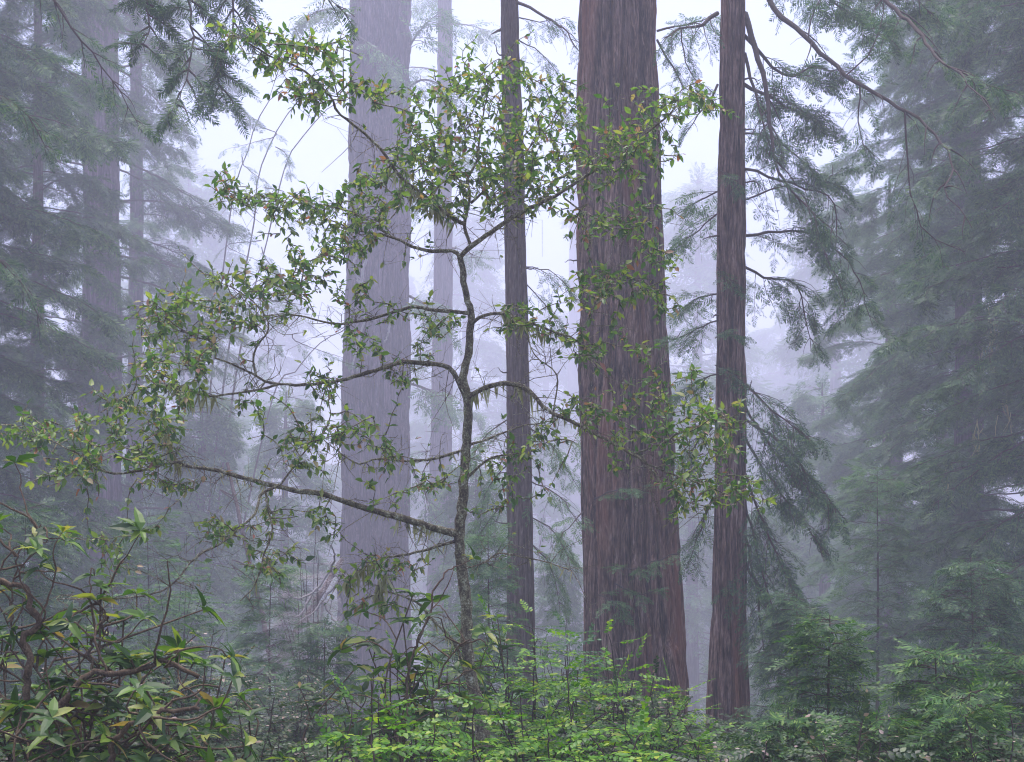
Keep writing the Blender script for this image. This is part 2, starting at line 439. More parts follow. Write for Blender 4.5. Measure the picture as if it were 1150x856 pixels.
# ---- the big near redwood
t, path, rad, rng = redwood('redwood_tree', 'massive dark red-brown redwood trunk, widest and sharpest trunk in the clearing',
    [(-170, 651, 733), (0, 649, 738), (150, 650, 740), (300, 651, 744), (430, 653, 750), (560, 657, 756), (660, 659, 761), (750, 659, 766), (790, 655, 772)],
    20, 11, 'redwood_bark', 520, 700, .078, .14, 26)
wood, S = MB(), []
for pts in ([(762, 622, 19.2), (740, 628, 19.0), (710, 640, 18.9), (685, 634, 18.8)], [(690, 655, 19.1), (720, 668, 18.9), (745, 660, 18.8)],
            [(672, 668, 19.2), (690, 676, 19.0), (702, 690, 18.9)], [(668, 560, 19.2), (700, 548, 19.0), (725, 552, 18.9)], [(655, 575, 19.4), (640, 590, 19.2), (625, 610, 19.0)]):
    limb_part(t, pts, 19, None, .012, rng, 'needle_light', start=.1, sub=7, sublen=.35, hang=.4, spray=.24, per=6)
for pts in ([(738, 35), (760, 30), (790, 22), (806, 15)], [(738, 45, 19.7), (752, 70, 19.5), (775, 105, 19.2), (800, 110, 19)]):
    limb_part(t, pts, 19.7, 19, .02, rng, 'needle_light', start=.2, sub=9, sublen=.6, hang=.8, spray=.25, per=6, bare=.3)

def stubs(t, rows, d, n, rng):
    "short dead branch stubs along a trunk"
    for k in range(n):
        y = 40 + 600 * (k + rng.random()) / n
        l = np.interp(y, [r[0] for r in rows], [r[1] for r in rows]); r_ = np.interp(y, [r[0] for r in rows], [r[2] for r in rows])
        s_ = 1 if rng.random() < .5 else -1; x = r_ - 2 if s_ > 0 else l + 2; L = 6 + 16 * rng.random()
        limb_part(t, [(x, y), (x + s_ * L * .6, y - 2 + 3 * rng.random()), (x + s_ * L, y + 5 * rng.normal())], d - .1, d - .4, .016, rng, start=.5, sub=2, sublen=.12, bare=1.1)
stubs(t, [(0, 649, 738), (430, 653, 750), (750, 659, 766)], 20, 7, rng)

# ---- slim redwood on the right with its drooping boughs
t, path, rad, rng = redwood('redwood_tree', 'slim dark redwood trunk with long drooping boughs, to the right of the massive trunk',
    [(-170, 809, 836), (0, 808, 838), (280, 805, 836), (500, 803, 838), (650, 800, 838), (800, 798, 839)], 18, 12, 'redwood_bark', 200, 560, .032, .09, 18)
wood, S = MB(), []
B = lambda pts, d0, d1, r, mat='needle', temps=None, **k: limb_part(t, pts, d0, d1, r, rng, mat, temps, **k)
B([(836, 15), (850, 60), (862, 110), (870, 180), (895, 222), (925, 250), (940, 270)], 18, 17, .05, start=.35, sub=16, sublen=.8, hang=1.3, spray=.26, per=7, bare=.25)
B([(836, 60), (852, 120), (866, 165), (880, 180)], 18, 17.4, .03, start=.3, sub=9, sublen=.7, hang=1.2, spray=.26)
B([(836, 40), (880, 85), (915, 75), (955, 90)], 18, 19, .03, start=.2, sub=22, sublen=.9, hang=.6, spray=.32, per=10)
B([(836, 95), (875, 115), (905, 130), (930, 150)], 18, 19.5, .03, start=.2, sub=22, sublen=.9, hang=.6, spray=.32, per=10)
B([(836, -100), (865, 0), (905, 40), (950, 85), (1010, 122), (1050, 150), (1070, 190), (1062, 212), (1092, 255)], 18, 14.5, .05, start=.3, sub=14, sublen=.9, hang=1.1, spray=.22, per=5, bare=.6)
B([(965, 98, 15.9), (964, 130, 15.8), (970, 160, 15.8), (990, 180, 15.7)], 16, 16, .012, start=.2, sub=9, sublen=.5, hang=1, spray=.22, bare=.3)
B([(1016, 126, 15.2), (1019, 180, 15.2), (1026, 235, 15.1), (1045, 265, 15.1), (1085, 284, 15)], 15, 15, .015, start=.2, sub=12, sublen=.6, hang=1, spray=.22, bare=.5)
B([(908, 42, 17), (916, 10, 17), (935, -25, 17)], 17, 17, .012, start=.1, sub=8, sublen=.5, hang=.6, spray=.22, bare=.3)
B([(950, 85, 16.3), (975, 62, 16), (990, 30, 16), (992, -20, 16)], 16, 16, .012, start=.1, sub=8, sublen=.5, hang=.6, spray=.22, bare=.2)
B([(836, -150), (920, -70), (995, 0), (1030, 35), (1060, 72), (1085, 90), (1118, 132)], 18, 13.5, .05, start=.4, sub=14, sublen=.8, hang=.9, spray=.22, per=5, bare=.5)
B([(1060, 72, 14.6), (1100, 92, 14.4), (1150, 110, 14.2)], 14, 14, .012, start=.1, sub=8, sublen=.5, hang=.6, spray=.22, bare=.4)
B([(836, -120), (900, -30), (960, 20), (1000, 45)], 18, 20, .04, start=.3, sub=24, sublen=.9, hang=.5, spray=.32, per=11)
B([(836, -140), (930, -60), (1020, -10), (1050, 25)], 18, 18, .04, start=.4, sub=24, sublen=.9, hang=.5, spray=.32, per=11)
B([(806, 15), (785, 30), (765, 32), (745, 42)], 18, 17.3, .035, start=.1, sub=10, sublen=.7, hang=1.2, spray=.25, bare=.3)
B([(765, 33, 17.5), (769, 68, 17.4), (785, 92, 17.3), (803, 106, 17.2)], 17, 17, .012, start=.1, sub=8, sublen=.4, hang=1.1, spray=.2)
B([(806, 95), (785, 130), (770, 150)], 18, 17.5, .02, start=.2, sub=6, sublen=.4, hang=.9, spray=.2, bare=.5)
for pts in ([(836, 190), (890, 200), (930, 230), (955, 290)], [(836, 225), (880, 228), (915, 260), (938, 330), (950, 375)], [(836, 265), (900, 262), (955, 300), (985, 370)],
            [(836, 300), (870, 300), (895, 330), (905, 380)], [(836, 150), (880, 165), (920, 190), (935, 210)]):
    pts = [pts[0]] + [(a + rng.normal(0, 9), b + rng.normal(0, 12)) for a, b in pts[1:]]
    B(pts, 18, 18 + rng.normal(0, .8), .014 + .012 * rng.random(), start=.04, sub=22, sublen=.75, hang=.9, spray=.28, per=9, bare=.15)
for pts in ([(806, 215), (785, 225), (762, 240)], [(806, 240), (780, 262), (757, 275)], [(806, 330), (785, 335), (760, 352)], [(806, 360), (778, 372), (752, 385)], [(806, 420), (780, 430), (765, 450)]):
    B(pts, 18, 18.6, .014, 'needle_light', start=.05, sub=13, sublen=.6, hang=.6, spray=.25, per=6)
for pts in ([(836, 430), (860, 455), (890, 478), (915, 500)], [(836, 455), (865, 500), (895, 535), (920, 560)], [(836, 490), (870, 545), (905, 590), (930, 625)],
            [(836, 530), (862, 600), (885, 650), (905, 690)], [(836, 560), (856, 640), (872, 700), (880, 745)], [(836, 600), (850, 670), (858, 730), (862, 770)], [(836, 470), (880, 500), (930, 560), (945, 600)],
            [(836, 630), (870, 690), (900, 730), (912, 770)]):
    B(pts, 18, 17.2, .022, start=.15, sub=26, sublen=.8, hang=.9, spray=.28, per=9, bare=.3)
for pts in ([(800, 480), (780, 500), (768, 530)], [(800, 560), (785, 600), (770, 640)]):
    B(pts, 18, 18.3, .02, start=.1, sub=12, sublen=.6, hang=1, spray=.25, per=6, bare=.3)
for pts in ([(805, 300), (822, 315), (832, 330)], [(803, 410), (820, 418), (836, 430)], [(803, 380), (815, 372), (828, 378)], [(806, 190), (820, 200), (830, 215)]):
    B(pts, 17.75, 17.5, .008, start=.1, sub=7, sublen=.3, hang=.6, spray=.22, per=5)

stubs(t, [(0, 808, 838), (500, 803, 838), (800, 798, 839)], 18, 9, rng)

# ---- slim straight trunk between the two big ones
t, path, rad, rng = redwood('redwood_tree', 'straight thin grey trunk between the massive trunk and the lavender trunk',
    [(-150, 560, 579), (0, 562, 582), (300, 567, 592), (550, 571, 596), (715, 571, 599), (760, 570, 601)], 22, 13, 'grey_bark', 160, 560, .028, .07, 16)
wood, S = MB(), []
B([(581, 3), (600, 12), (625, 26), (637, 35), (650, 58), (672, 80)], 22, 20.5, .03, start=.2, sub=14, sublen=.7, hang=1, spray=.22, per=5, bare=.45)
B([(563, 33), (556, 36), (551, 39)], 22, 21.8, .03, start=.8, sub=2, sublen=.1, spray=.1, per=1)
for pts in ([(582, 45), (610, 60), (635, 100)], [(583, 80), (615, 100), (640, 140)], [(583, 20), (612, 25), (640, 20)], [(590, 300), (620, 305), (640, 325)], [(592, 320), (615, 345), (630, 380)]):
    B(pts, 22, 21.4, .012, start=.1, sub=12, sublen=.7, hang=.9, spray=.24, per=5, bare=.3)
for pts in ([(594, 480), (620, 500), (650, 550)], [(595, 540), (630, 560), (655, 600)], [(595, 580), (625, 600), (645, 650)], [(596, 610), (620, 640), (630, 690)], [(596, 500), (640, 495), (668, 520)],
            [(572, 470), (545, 490), (525, 520)], [(572, 520), (550, 545), (535, 590)], [(572, 560), (545, 590), (520, 640)], [(572, 600), (555, 630), (545, 680)]):
    B(pts, 22, 22 + rng.normal(0, .6), .014, 'needle_light', start=.1, sub=15, sublen=.8, hang=1.1, spray=.25, per=6, bare=.3)

stubs(t, [(0, 562, 582), (300, 567, 592), (715, 571, 599)], 22, 10, rng)

# ---- lavender giant and the trunks fading behind
t, path, rad, rng = redwood('redwood_tree', 'huge lavender redwood trunk fading in the fog behind the leafy understory tree',
    [(-120, 397, 462), (0, 394, 463), (200, 391, 461), (430, 387, 459), (600, 382, 460), (700, 380, 461), (830, 376, 466)], 66, 14, 'far_bark', 260, 360, .16, .3, 30)
wood, S = MB(), []
for pts in ([(455, 60), (475, 30), (500, 10)], [(398, 20), (370, 10), (340, 20)], [(455, 330), (480, 345), (500, 370)], [(458, 520), (480, 560), (495, 600)], [(400, 40, 63.5), (430, 60, 63), (445, 85, 62.5)], [(455, 100), (480, 90), (520, 110)], [(458, 430), (485, 440), (505, 460)]):
    B(pts, 66, 64, .08, 'needle_light', SPRAY_FAR, start=.1, sub=16, sublen=2.2, hang=1, spray=.9, per=6)
for pts in ([(412, 290), (405, 320), (410, 350), (402, 385), (396, 412)], [(405, 318), (398, 300), (402, 275)], [(434, 340), (437, 365), (432, 385)]):
    vine = MB(); vine.tube(spline(PP(pts, 63.6), 24) + rng.normal(0, .03, (24, 3)), np.linspace(.09, .04, 24), 5)
    vine.build('dead_stem', M['pale_wood'], t)

far = [
 ('pale thin trunk just visible in the fog behind the top of the leafy understory tree', [(-90, 492, 508), (200, 490, 508), (600, 482, 506), (760, 480, 508)], 92, 21, []),
 ('ghostly trunk half hidden behind the left edge of the massive trunk, deep in fog', [(200, 640, 655), (500, 638, 657), (740, 634, 660)], 240, 23, []),
]
for lab, rows, d, sd_, _ in far:
    t, path, rad, rng = redwood('redwood_tree', lab, rows, d, sd_, 'far_bark', 48, 80, .08, .2, 12)
    wood, S = MB(), []
    auto_boughs(wood, S, path, rad, rng, 16, 4, 3, path[0][2] + 9, path[-1][2], sub=10, sublen=2.2, spray=1.1, per=5, r0=.08, droop=.2)
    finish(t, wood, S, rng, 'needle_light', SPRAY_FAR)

# ---- left group
t, path, rad, rng = redwood('redwood_tree', 'broad shadowy redwood trunk veiled by foliage near the left edge',
    [(-120, 88, 130), (0, 92, 132), (300, 94, 134), (640, 84, 134), (760, 80, 138)], 54, 15, 'far_bark', 180, 300, .1, .25, 26)
wood, S = MB(), []
auto_boughs(wood, S, path, rad, rng, 74, 5.0, 5.4, path[0][2] + 5, path[-1][2], sub=20, sublen=1.6, spray=.7, per=9, r0=.05, droop=.18, rise=.02, hang=.7, az=(-.5, 3.6))
finish(t, wood, S, rng, 'needle')
t, path, rad, rng = redwood('redwood_tree', 'narrow shadowy trunk just right of the broad veiled redwood at left',
    [(-110, 147, 158), (120, 146, 160), (300, 145, 161), (560, 142, 160), (700, 140, 162)], 66, 16, 'far_bark', 90, 200, .05, .15, 16)
wood, S = MB(), []
auto_boughs(wood, S, path, rad, rng, 40, 3.8, 3.0, path[0][2] + 4, path[-1][2], sub=14, sublen=1.6, spray=.75, per=8, r0=.05, droop=.18)
finish(t, wood, S, rng, 'needle_light')
t, path, rad, rng = redwood('redwood_tree', 'thin dark conifer nearest the left edge with dense blue-green boughs',
    [(-140, 38, 46), (200, 37, 48), (640, 33, 50)], 40, 17, 'grey_bark', 80, 260, .02, .08, 16)
wood, S = MB(), []
auto_boughs(wood, S, path, rad, rng, 120, 2.3, 3.3, path[0][2] + 3, path[-1][2], sub=22, sublen=1.1, spray=.46, per=10, r0=.03, droop=.22, rise=.05, hang=.9)
finish(t, wood, S, rng, 'needle')

# conifer standing outside the frame on the left: its boughs hang into the top left corner
rng = np.random.default_rng(18)
path = np.array([P(-190, 760, 15), P(-185, 300, 15), P(-180, -320, 15)]); rad = [.3, .25, .18]
path[0][2] = ground_z(path[0][0], 15) - .2
t = thing('redwood_tree', 'dark green bough hanging into the top left corner from a conifer beyond the frame', 'tree', path[0] + [0, 0, .2])
b = MB(); bark_trunk(b, path, rad, rng, 90, 240, .02, .08, 18); b.build('trunk', M['redwood_bark'], t)
wood, S = MB(), []
B([(-180, -280), (60, -200), (180, -90), (215, 20), (212, 75), (195, 130)], 15, 13, .05, start=.45, sub=34, sublen=.75, hang=.45, spray=.3, per=11)
B([(-180, -300), (90, -190), (240, -60), (262, 20), (245, 80), (255, 120)], 15, 13.6, .05, start=.5, sub=32, sublen=.7, hang=.5, spray=.3, per=11)
B([(-180, -260), (20, -150), (130, -50), (165, 20), (160, 60)], 15, 13.4, .05, start=.5, sub=28, sublen=.7, hang=.45, spray=.3, per=11)
B([(-180, -310), (120, -220), (300, -70), (360, -10), (400, 20)], 15, 14, .05, start=.5, sub=24, sublen=.6, hang=.5, spray=.26, per=9, bare=.2)
B([(-180, -180), (0, -60), (60, 0), (95, 50), (130, 95), (160, 150)], 15, 16.5, .035, start=.4, sub=18, sublen=.7, hang=.6, spray=.26, per=8, bare=.45)
B([(-180, 60), (-60, 90), (20, 120), (60, 180)], 15, 16, .03, start=.4, sub=14, sublen=.8, hang=.9, spray=.24, per=7, bare=.2)
B([(-180, 250), (-60, 260), (10, 300), (50, 370)], 15, 16, .03, start=.4, sub=12, sublen=.7, hang=.9, spray=.24, per=6, bare=.3)

# ---- right group: a wall of dense dark conifers
for lab, px, d, r, top, n, L, sp, sd_, mat, az in (
    ('tallest dense dark conifer with curtain-like boughs at the right edge', 1170, 34, .4, -170, 150, 4.6, .5, 31, 'needle', None),
    ('dense conifer with shadowy trunk inside the right-hand mass of boughs', 1085, 43, .45, -160, 130, 4.0, .56, 32, 'needle_light', None),
    ('dense dark conifer standing just outside the right edge, its boughs reaching in', 1275, 23, .3, -200, 120, 3.7, .4, 34, 'needle', None),  # added off frame so its foliage darkens the right edge
    ('dense dark conifer standing just outside the left edge, its boughs reaching in', -120, 27, .3, -170, 120, 4.1, .46, 35, 'needle', None),  # likewise added beyond the frame, shades the left side
    ('hazy conifer with pale green low boughs left of the dense dark conifers', 1000, 56, .5, 200, 84, 3.3, .62, 33, 'needle_light', None)):
    rng = np.random.default_rng(sd_)
    x = P(px, 0, d)[0]; gz = float(ground_z(x, d)); tz = P(px, top, d)[2]
    path = np.array([[x, d, gz - .3], [x + .1, d, (gz + tz) / 2], [x - .05, d, tz]]); rad = [r * 1.3, r, r * .75 if top < 0 else .03]
    t = thing('conifer_tree', lab, 'tree', (x, d, gz), 'dense conifers along both sides of the clearing')
    b = MB(); bark_trunk(b, path, rad, rng, 80, 220, .03, .1, 18); b.build('trunk', M['far_bark'], t)
    wood, S = MB(), []
    auto_boughs(wood, S, path, rad, rng, n, L * 1.1, L, gz + 1.2, tz, sub=22, sublen=1.1, spray=sp, per=11, r0=.025, droop=.24, rise=.1, hang=.55, az=az)
    finish(t, wood, S, rng, mat)
    if sd_ == 31:
        for (a0, b0, b1) in ((1112, 330, 470), (1105, 380, 420), (1128, 420, 540), (1065, 510, 560), (1118, 345, 430), (1098, 470, 500)):
            m = MB()
            for k in range(9):
                xx = a0 + rng.normal(0, 5); yy = b0 + (b1 - b0) * rng.random() * .7; l = 18 + 30 * rng.random()
                m.tube(spline(PP([(xx, yy), (xx + rng.normal(0, 4), yy + l * .5), (xx + rng.normal(0, 6), yy + l)], 30 + rng.normal(0, .3)), 6), np.linspace(.011, .004, 6), 3)
            m.build('lichen', M['moss'], t)

# ---- far conifers that fade into the fog: one shape, copied
rng = np.random.default_rng(40)
def far_proto(seed, hgt):
    r = np.random.default_rng(seed)
    path = np.array([[0, 0, -.5], [.1, 0, hgt * .5], [0, .1, hgt]]); rad = [.5, .35, .05]
    t = thing('conifer_tree', 'x', 'tree', (0, 0, 0), 'faint conifers deep in the fog')
    b = MB(); bark_trunk(b, path, rad, r, 24, 60, .04, .1, 10); b.build('trunk', M['far_bark'], t)
    wood, S = MB(), []
    auto_boughs(wood, S, path, rad, r, 70, 4.2, 1.0, 2.5, hgt * .99, sub=10, sublen=1.8, spray=.95, per=6, r0=.05, droop=.16, rise=.12, hang=.8)
    for k in range(14):
        a = k * 2.4; S.append((np.array([0, .1, hgt - .9 + .07 * k]), unit([math.cos(a), math.sin(a), 1.3 + .1 * k]), [math.sin(a), 0, 1], .7))
    wood.build('branches', M['twig_bark'], t)
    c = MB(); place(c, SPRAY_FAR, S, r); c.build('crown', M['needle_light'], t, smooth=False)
    return t
def copy_tree(o):
    c = o.copy(); COL.objects.link(c)
    for ch in list(o.children):
        k = ch.copy(); COL.objects.link(k); k.parent = c
    return c
protos = [far_proto(41, 20), far_proto(42, 24)]
first = [True, True]
spots = [(225, 62, 1.0, 0, 'pale green conifer in fog between the left trunks and the lavender trunk'),
         (320, 75, 1.0, 1, 'small misty conifer close behind the left side of the lavender trunk'),
         (175, 85, 1.05, 1, 'ghostly conifer behind the narrow shadowy trunk at left'),
         (535, 60, .8, 0, 'short misty conifer behind the trunk of the leafy understory tree'),
         (778, 95, 1.3, 1, 'light green conifer in the gap between massive trunk and slim dark redwood'),
         (890, 90, .95, 0, 'faint layered conifer in the pale gap right of the slim dark redwood'),
         (945, 105, 1.05, 1, 'faintest conifer deep in the pale gap beside the hazy right-hand conifer'),
         (40, 70, 1.1, 0, 'misty conifer filling the gap behind the thin dark conifer at the left edge'),
         (1060, 62, 1.2, 1, 'misty conifer almost hidden behind the dense right-hand conifers'),
         (628, 62, .6, 0, 'low misty conifer between the foot of the thin grey trunk and the massive trunk'),
         (925, 74, 1.0, 1, 'soft green conifer at the bottom of the pale gap right of the slim dark redwood'),
         (860, 66, .75, 0, 'low misty conifer just behind the drooping boughs of the slim dark redwood'),
         (610, 150, 1.6, 1, 'ghostly tall conifer between thin grey trunk and massive trunk, deep in fog'),
         (250, 120, 1.4, 1, 'ghostly tall conifer in the fog behind the arching bare stems'),
         (360, 160, 1.7, 0, 'palest conifer showing at the left edge of the lavender trunk'),
         (480, 170, 1.7, 1, 'palest conifer showing at the right edge of the lavender trunk'),
         (770, 140, 1.6, 0, 'ghostly tall conifer far behind the light green one beside the massive trunk'),
         (860, 190, 1.8, 1, 'palest tall conifer close to the right of the slim dark redwood'),
         (915, 150, 1.3, 0, 'middle ghostly conifer of the pale gap right of the slim dark redwood'),
         (975, 130, 1.6, 1, 'ghostly tall conifer half hidden by the hazy right-hand conifer'),
         (110, 110, 1.4, 0, 'ghostly conifer behind the broad veiled redwood at left'),
         (215, 170, 3.2, 1, 'tallest misty conifer in the bright gap behind the arching bare stems'),
         (300, 230, 3.6, 0, 'barely visible tall conifer in the bright gap just left of the lavender trunk'),
         (525, 210, 3.4, 1, 'barely visible tall conifer between the pale thin trunk and the thin grey trunk'),
         (615, 250, 3.6, 0, 'barely visible tall conifer between the thin grey trunk and the massive trunk'),
         (785, 180, 3.2, 1, 'barely visible tall conifer between the massive trunk and the slim dark redwood'),
         (880, 250, 3.5, 0, 'barely visible tall conifer in the bright gap above the faint layered conifer'),
         (940, 160, 2.9, 1, 'tall misty conifer at the right side of the bright gap beside the right-hand conifers'),
         (130, 200, 3.4, 0, 'tall misty conifer showing between the two shadowy trunks at left'),
         (440, 280, 3.7, 1, 'palest tall conifer right behind the lavender trunk'),
         (690, 100, .8, 0, 'ghostly conifer mostly hidden behind the massive redwood trunk')]
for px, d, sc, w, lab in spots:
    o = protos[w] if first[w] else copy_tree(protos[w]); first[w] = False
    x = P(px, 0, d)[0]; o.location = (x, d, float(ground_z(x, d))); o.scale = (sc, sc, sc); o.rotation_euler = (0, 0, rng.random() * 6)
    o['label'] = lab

# ---- arching bare stems in the fog
rng = np.random.default_rng(50)
x = P(205, 0, 62)[0]; gz = float(ground_z(x, 62))
t = thing('arching_tree', 'clump of bare arching stems curving in the pale fog left of the lavender trunk', 'tree', (x, 62, gz))
m = MB(); base = np.array([x, 62, gz])
for k, pts in enumerate(([(236, 440), (256, 260), (266, 201), (277, 175), (287, 140), (308, 105), (318, 101)], [(250, 440), (276, 300), (286, 245), (289, 203), (298, 175), (315, 140), (340, 108), (370, 86)],
            [(262, 440), (300, 270), (322, 182), (343, 150), (368, 122), (385, 112)], [(300, 470), (330, 420), (360, 385), (385, 372)])):
    m = MB(); q = np.vstack([base + [(-.4 + .25 * k), 0, 0], PP(pts, 62)]); n = 40
    m.tube(spline(q, n), np.linspace(.085, .022, n) * (1 + rng.normal(0, .06, n)), 6)
    m.build('stem', M['grey_bark'], t)
for k in range(16):
    tw = MB(); S = []; a = P(270 + 60 * rng.random(), 130 + 260 * rng.random(), 61)
    bough(tw, S, [a, a + [rng.normal(0, .6), rng.normal(0, .6), -.4], a + [rng.normal(0, 1.2), rng.normal(0, .8), -1.4]], .03, rng, .1, 8, .8, .9, .5, 4, .2)
    o = tw.build('branch', M['twig_bark'], t); c = MB(); place(c, SPRAY, S, rng); f = c.build('foliage', M['needle_light'], t, smooth=False); f.parent = o

# ---- leaning dead trunk and pale dead branches left of the lavender trunk
rng = np.random.default_rng(55)
for nm, lab, a, b, d, r in (('fallen_trunk', 'dark dead trunk leaning up to the right towards the lavender trunk', (250, 775), (385, 628), 32, .14),
                            ('fallen_trunk', 'thin dead trunk leaning up to the left behind the leafy tree', (330, 640), (255, 520), 36, .1)):
    pa, pb = P(*a, d), P(*b, d + 3)
    pa[2] = min(pa[2], float(ground_z(pa[0], pa[1])) - .05)
    t = thing(nm, lab, 'dead tree', pa)
    m = MB(); m.tube(spline([pa, (pa + pb) / 2 + [0, 0, .15], pb], 20) + rng.normal(0, .012, (20, 3)), np.linspace(r, r * .5, 20), 8); m.build('trunk', M['grey_bark'], t)
    for k in range(5):
        m = MB(); s = pa + (pb - pa) * (.4 + .12 * k); m.tube(spline([s, s + [rng.normal(0, .3), -.2, .2], s + [rng.normal(0, .5), -.4, -.4]], 8), np.linspace(.03, .01, 8), 4)
        m.build('branch_stub', M['twig_bark'], t)
b0 = P(385, 690, 17)
gz = float(ground_z(b0[0], 17))
t = thing('dead_branch', 'bleached white forked dead branch beside the base of the lavender trunk', 'dead branch', (b0[0] + .1, 17, gz))
m = MB()
m.tube(spline([(b0[0] + .1, 17, gz - .1), b0 + [.06, 0, -.5], P(381, 652, 17), P(371, 640, 17)], 16), np.linspace(.03, .018, 16), 6)
for pts in ([(381, 652), (362, 675), (350, 690), (335, 698)], [(362, 675), (360, 700), (345, 718)], [(362, 675), (378, 700), (392, 706)], [(371, 640), (352, 665), (330, 672), (322, 660)], [(350, 668), (338, 690), (328, 692)], [(371, 640), (376, 625), (372, 612)]):
    m.tube(spline(PP(pts, 17, 16.7), 14) + rng.normal(0, .006, (14, 3)), np.linspace(.02, .007, 14), 5)
m.build('branch', M['pale_wood'], t)

# ------------------------------------------------------------------ understory tree, the leafy one in front
rng = np.random.default_rng(60)
D = 9.0
ub = P(540, 800, D); ub[2] = float(ground_z(ub[0], D))
tree = thing('understory_tree', 'slender mossy broadleaf tree with crooked limbs and glossy leaves in front of the trunks', 'tree', ub)
trunk_pts = PP([(541, 815), (536, 790), (527, 750), (524, 715), (523, 680), (519, 640), (516, 600), (521, 545), (525, 480), (524, 445), (521, 425), (527, 385), (528, 350), (521, 320), (517, 287)], D)
trunk_pts = np.vstack([[ub[0] + .02, D, ub[2] - .15], trunk_pts])
tp = spline(trunk_pts, 90); tr = np.interp(np.linspace(0, 1, 90), [0, .2, .45, .7, 1], [.07, .047, .041, .033, .022])
tm = MB(); tm.tube(tp + rng.normal(0, .004, tp.shape), tr * (1 + rng.normal(0, .05, 90)), 12); tm.build('trunk', M['mossy_bark'], tree)
limbs = [  # (pixels, depth at start, depth at end, radius)
 ([(516, 600), (490, 594), (470, 588), (420, 573), (370, 556), (310, 545), (250, 528), (205, 518), (191, 497), (186, 486)], 9, 8.3, .033),
 ([(523, 447), (508, 417), (491, 409), (455, 407), (417, 418), (375, 431), (315, 431), (287, 422), (262, 410), (242, 403)], 9, 8.6, .024),
 ([(525, 446), (550, 434), (578, 432), (599, 443), (617, 462), (641, 473), (666, 485), (708, 511), (729, 522), (753, 550)], 9, 8.2, .024),
 ([(527, 352), (494, 348), (463, 343), (424, 355), (375, 359), (330, 350), (290, 358)], 9, 9.4, .018),
 ([(527, 366), (543, 355), (571, 354), (620, 373), (648, 382), (669, 406)], 9, 8.5, .016),
 ([(517, 289), (529, 277), (571, 252), (603, 237), (634, 223), (673, 196), (690, 186), (725, 160), (770, 118)], 9, 8.4, .022),
 ([(517, 289), (508, 282), (480, 282), (456, 272), (435, 263), (406, 258), (370, 245)], 9, 9.3, .018),
 ([(529, 277), (522, 252), (529, 228), (529, 203), (540, 182), (545, 140), (555, 100)], 9, 9.2, .016),
 ([(522, 252), (508, 245), (480, 224), (455, 205), (431, 175), (405, 150), (382, 130), (372, 112), (345, 85), (300, 65), (262, 45)], 9, 8.2, .018),
 ([(529, 228), (560, 200), (590, 170), (615, 140), (630, 115)], 9.1, 9.4, .012),
 ([(514, 607), (477, 617), (450, 623), (428, 628), (405, 640), (390, 652)], 9, 8.6, .014),
 ([(521, 750), (512, 724), (491, 703), (470, 679), (449, 670), (428, 668), (407, 677)], 9, 8.5, .017),
 ([(428, 668), (424, 655), (434, 643), (448, 636)], 8.6, 8.5, .009),
 ([(526, 535), (550, 518), (568, 514), (588, 512)], 9, 8.8, .014),
 ([(525, 500), (555, 490), (585, 480), (627, 471)], 9, 9.3, .011),
 ([(522, 505), (500, 512), (477, 518), (428, 515), (403, 522), (370, 500)], 9, 8.7, .013),
 ([(312, 546), (292, 556), (284, 580), (252, 609), (224, 624), (200, 651), (175, 665), (137, 670), (67, 670)], 8.4, 7.7, .012),
 ([(298, 552), (302, 575), (305, 595), (298, 623), (287, 658), (270, 676)], 8.4, 8.2, .009),
 ([(205, 518), (180, 522), (154, 529), (120, 526), (90, 505), (50, 485)], 8.3, 8.0, .011),
 ([(315, 431), (285, 440), (265, 445), (230, 447), (195, 435), (160, 440), (115, 465)], 8.7, 8.2, .010),
 ([(242, 403), (240, 385), (215, 375), (180, 355), (160, 370)], 8.6, 8.4, .009),
 ([(287, 422), (285, 395), (300, 370), (290, 345), (255, 320)], 8.65, 8.9, .010),
 ([(435, 263), (400, 240), (360, 228), (320, 224), (285, 222), (252, 212)], 9.2, 8.9, .010),
 ([(517, 640), (545, 632), (560, 622), (600, 630), (640, 640)], 9, 8.6, .008),
 ([(708, 511), (740, 500), (765, 485), (800, 470), (815, 465)], 8.4, 8.1, .009),
 ([(729, 522), (760, 535), (790, 548), (825, 560)], 8.3, 8.0, .009),
 ([(634, 223), (660, 240), (690, 250), (720, 252)], 8.7, 8.5, .007),
 ([(648, 382), (665, 350), (680, 325), (700, 310)], 8.6, 8.4, .007),
 ([(620, 470), (625, 420), (600, 395), (590, 350)], 8.8, 9, .007),
 ([(315, 545), (340, 510), (365, 495), (390, 488)], 8.5, 8.4, .008),
]
nodes = [tp[-30:]]; limb_paths = []
for pts, d0, d1, r in limbs:
    q = PP(pts, d0, d1); n = max(10, int(length(q) / .05)); p = spline(q, n)
    wob = rng.normal(0, .012, (n, 3)); wob[0] = 0
    p = p + np.cumsum(wob, 0) * .35 * np.minimum(1, np.linspace(0, 4, n))[:, None]
    m = MB(); m.tube(p, np.linspace(r * .84, max(.0035, r * .24), n) * (1 + rng.normal(0, .06, n)), 8)
    o = m.build('limb', M['mossy_bark'], tree); nodes.append(p); limb_paths.append((p, r, o))
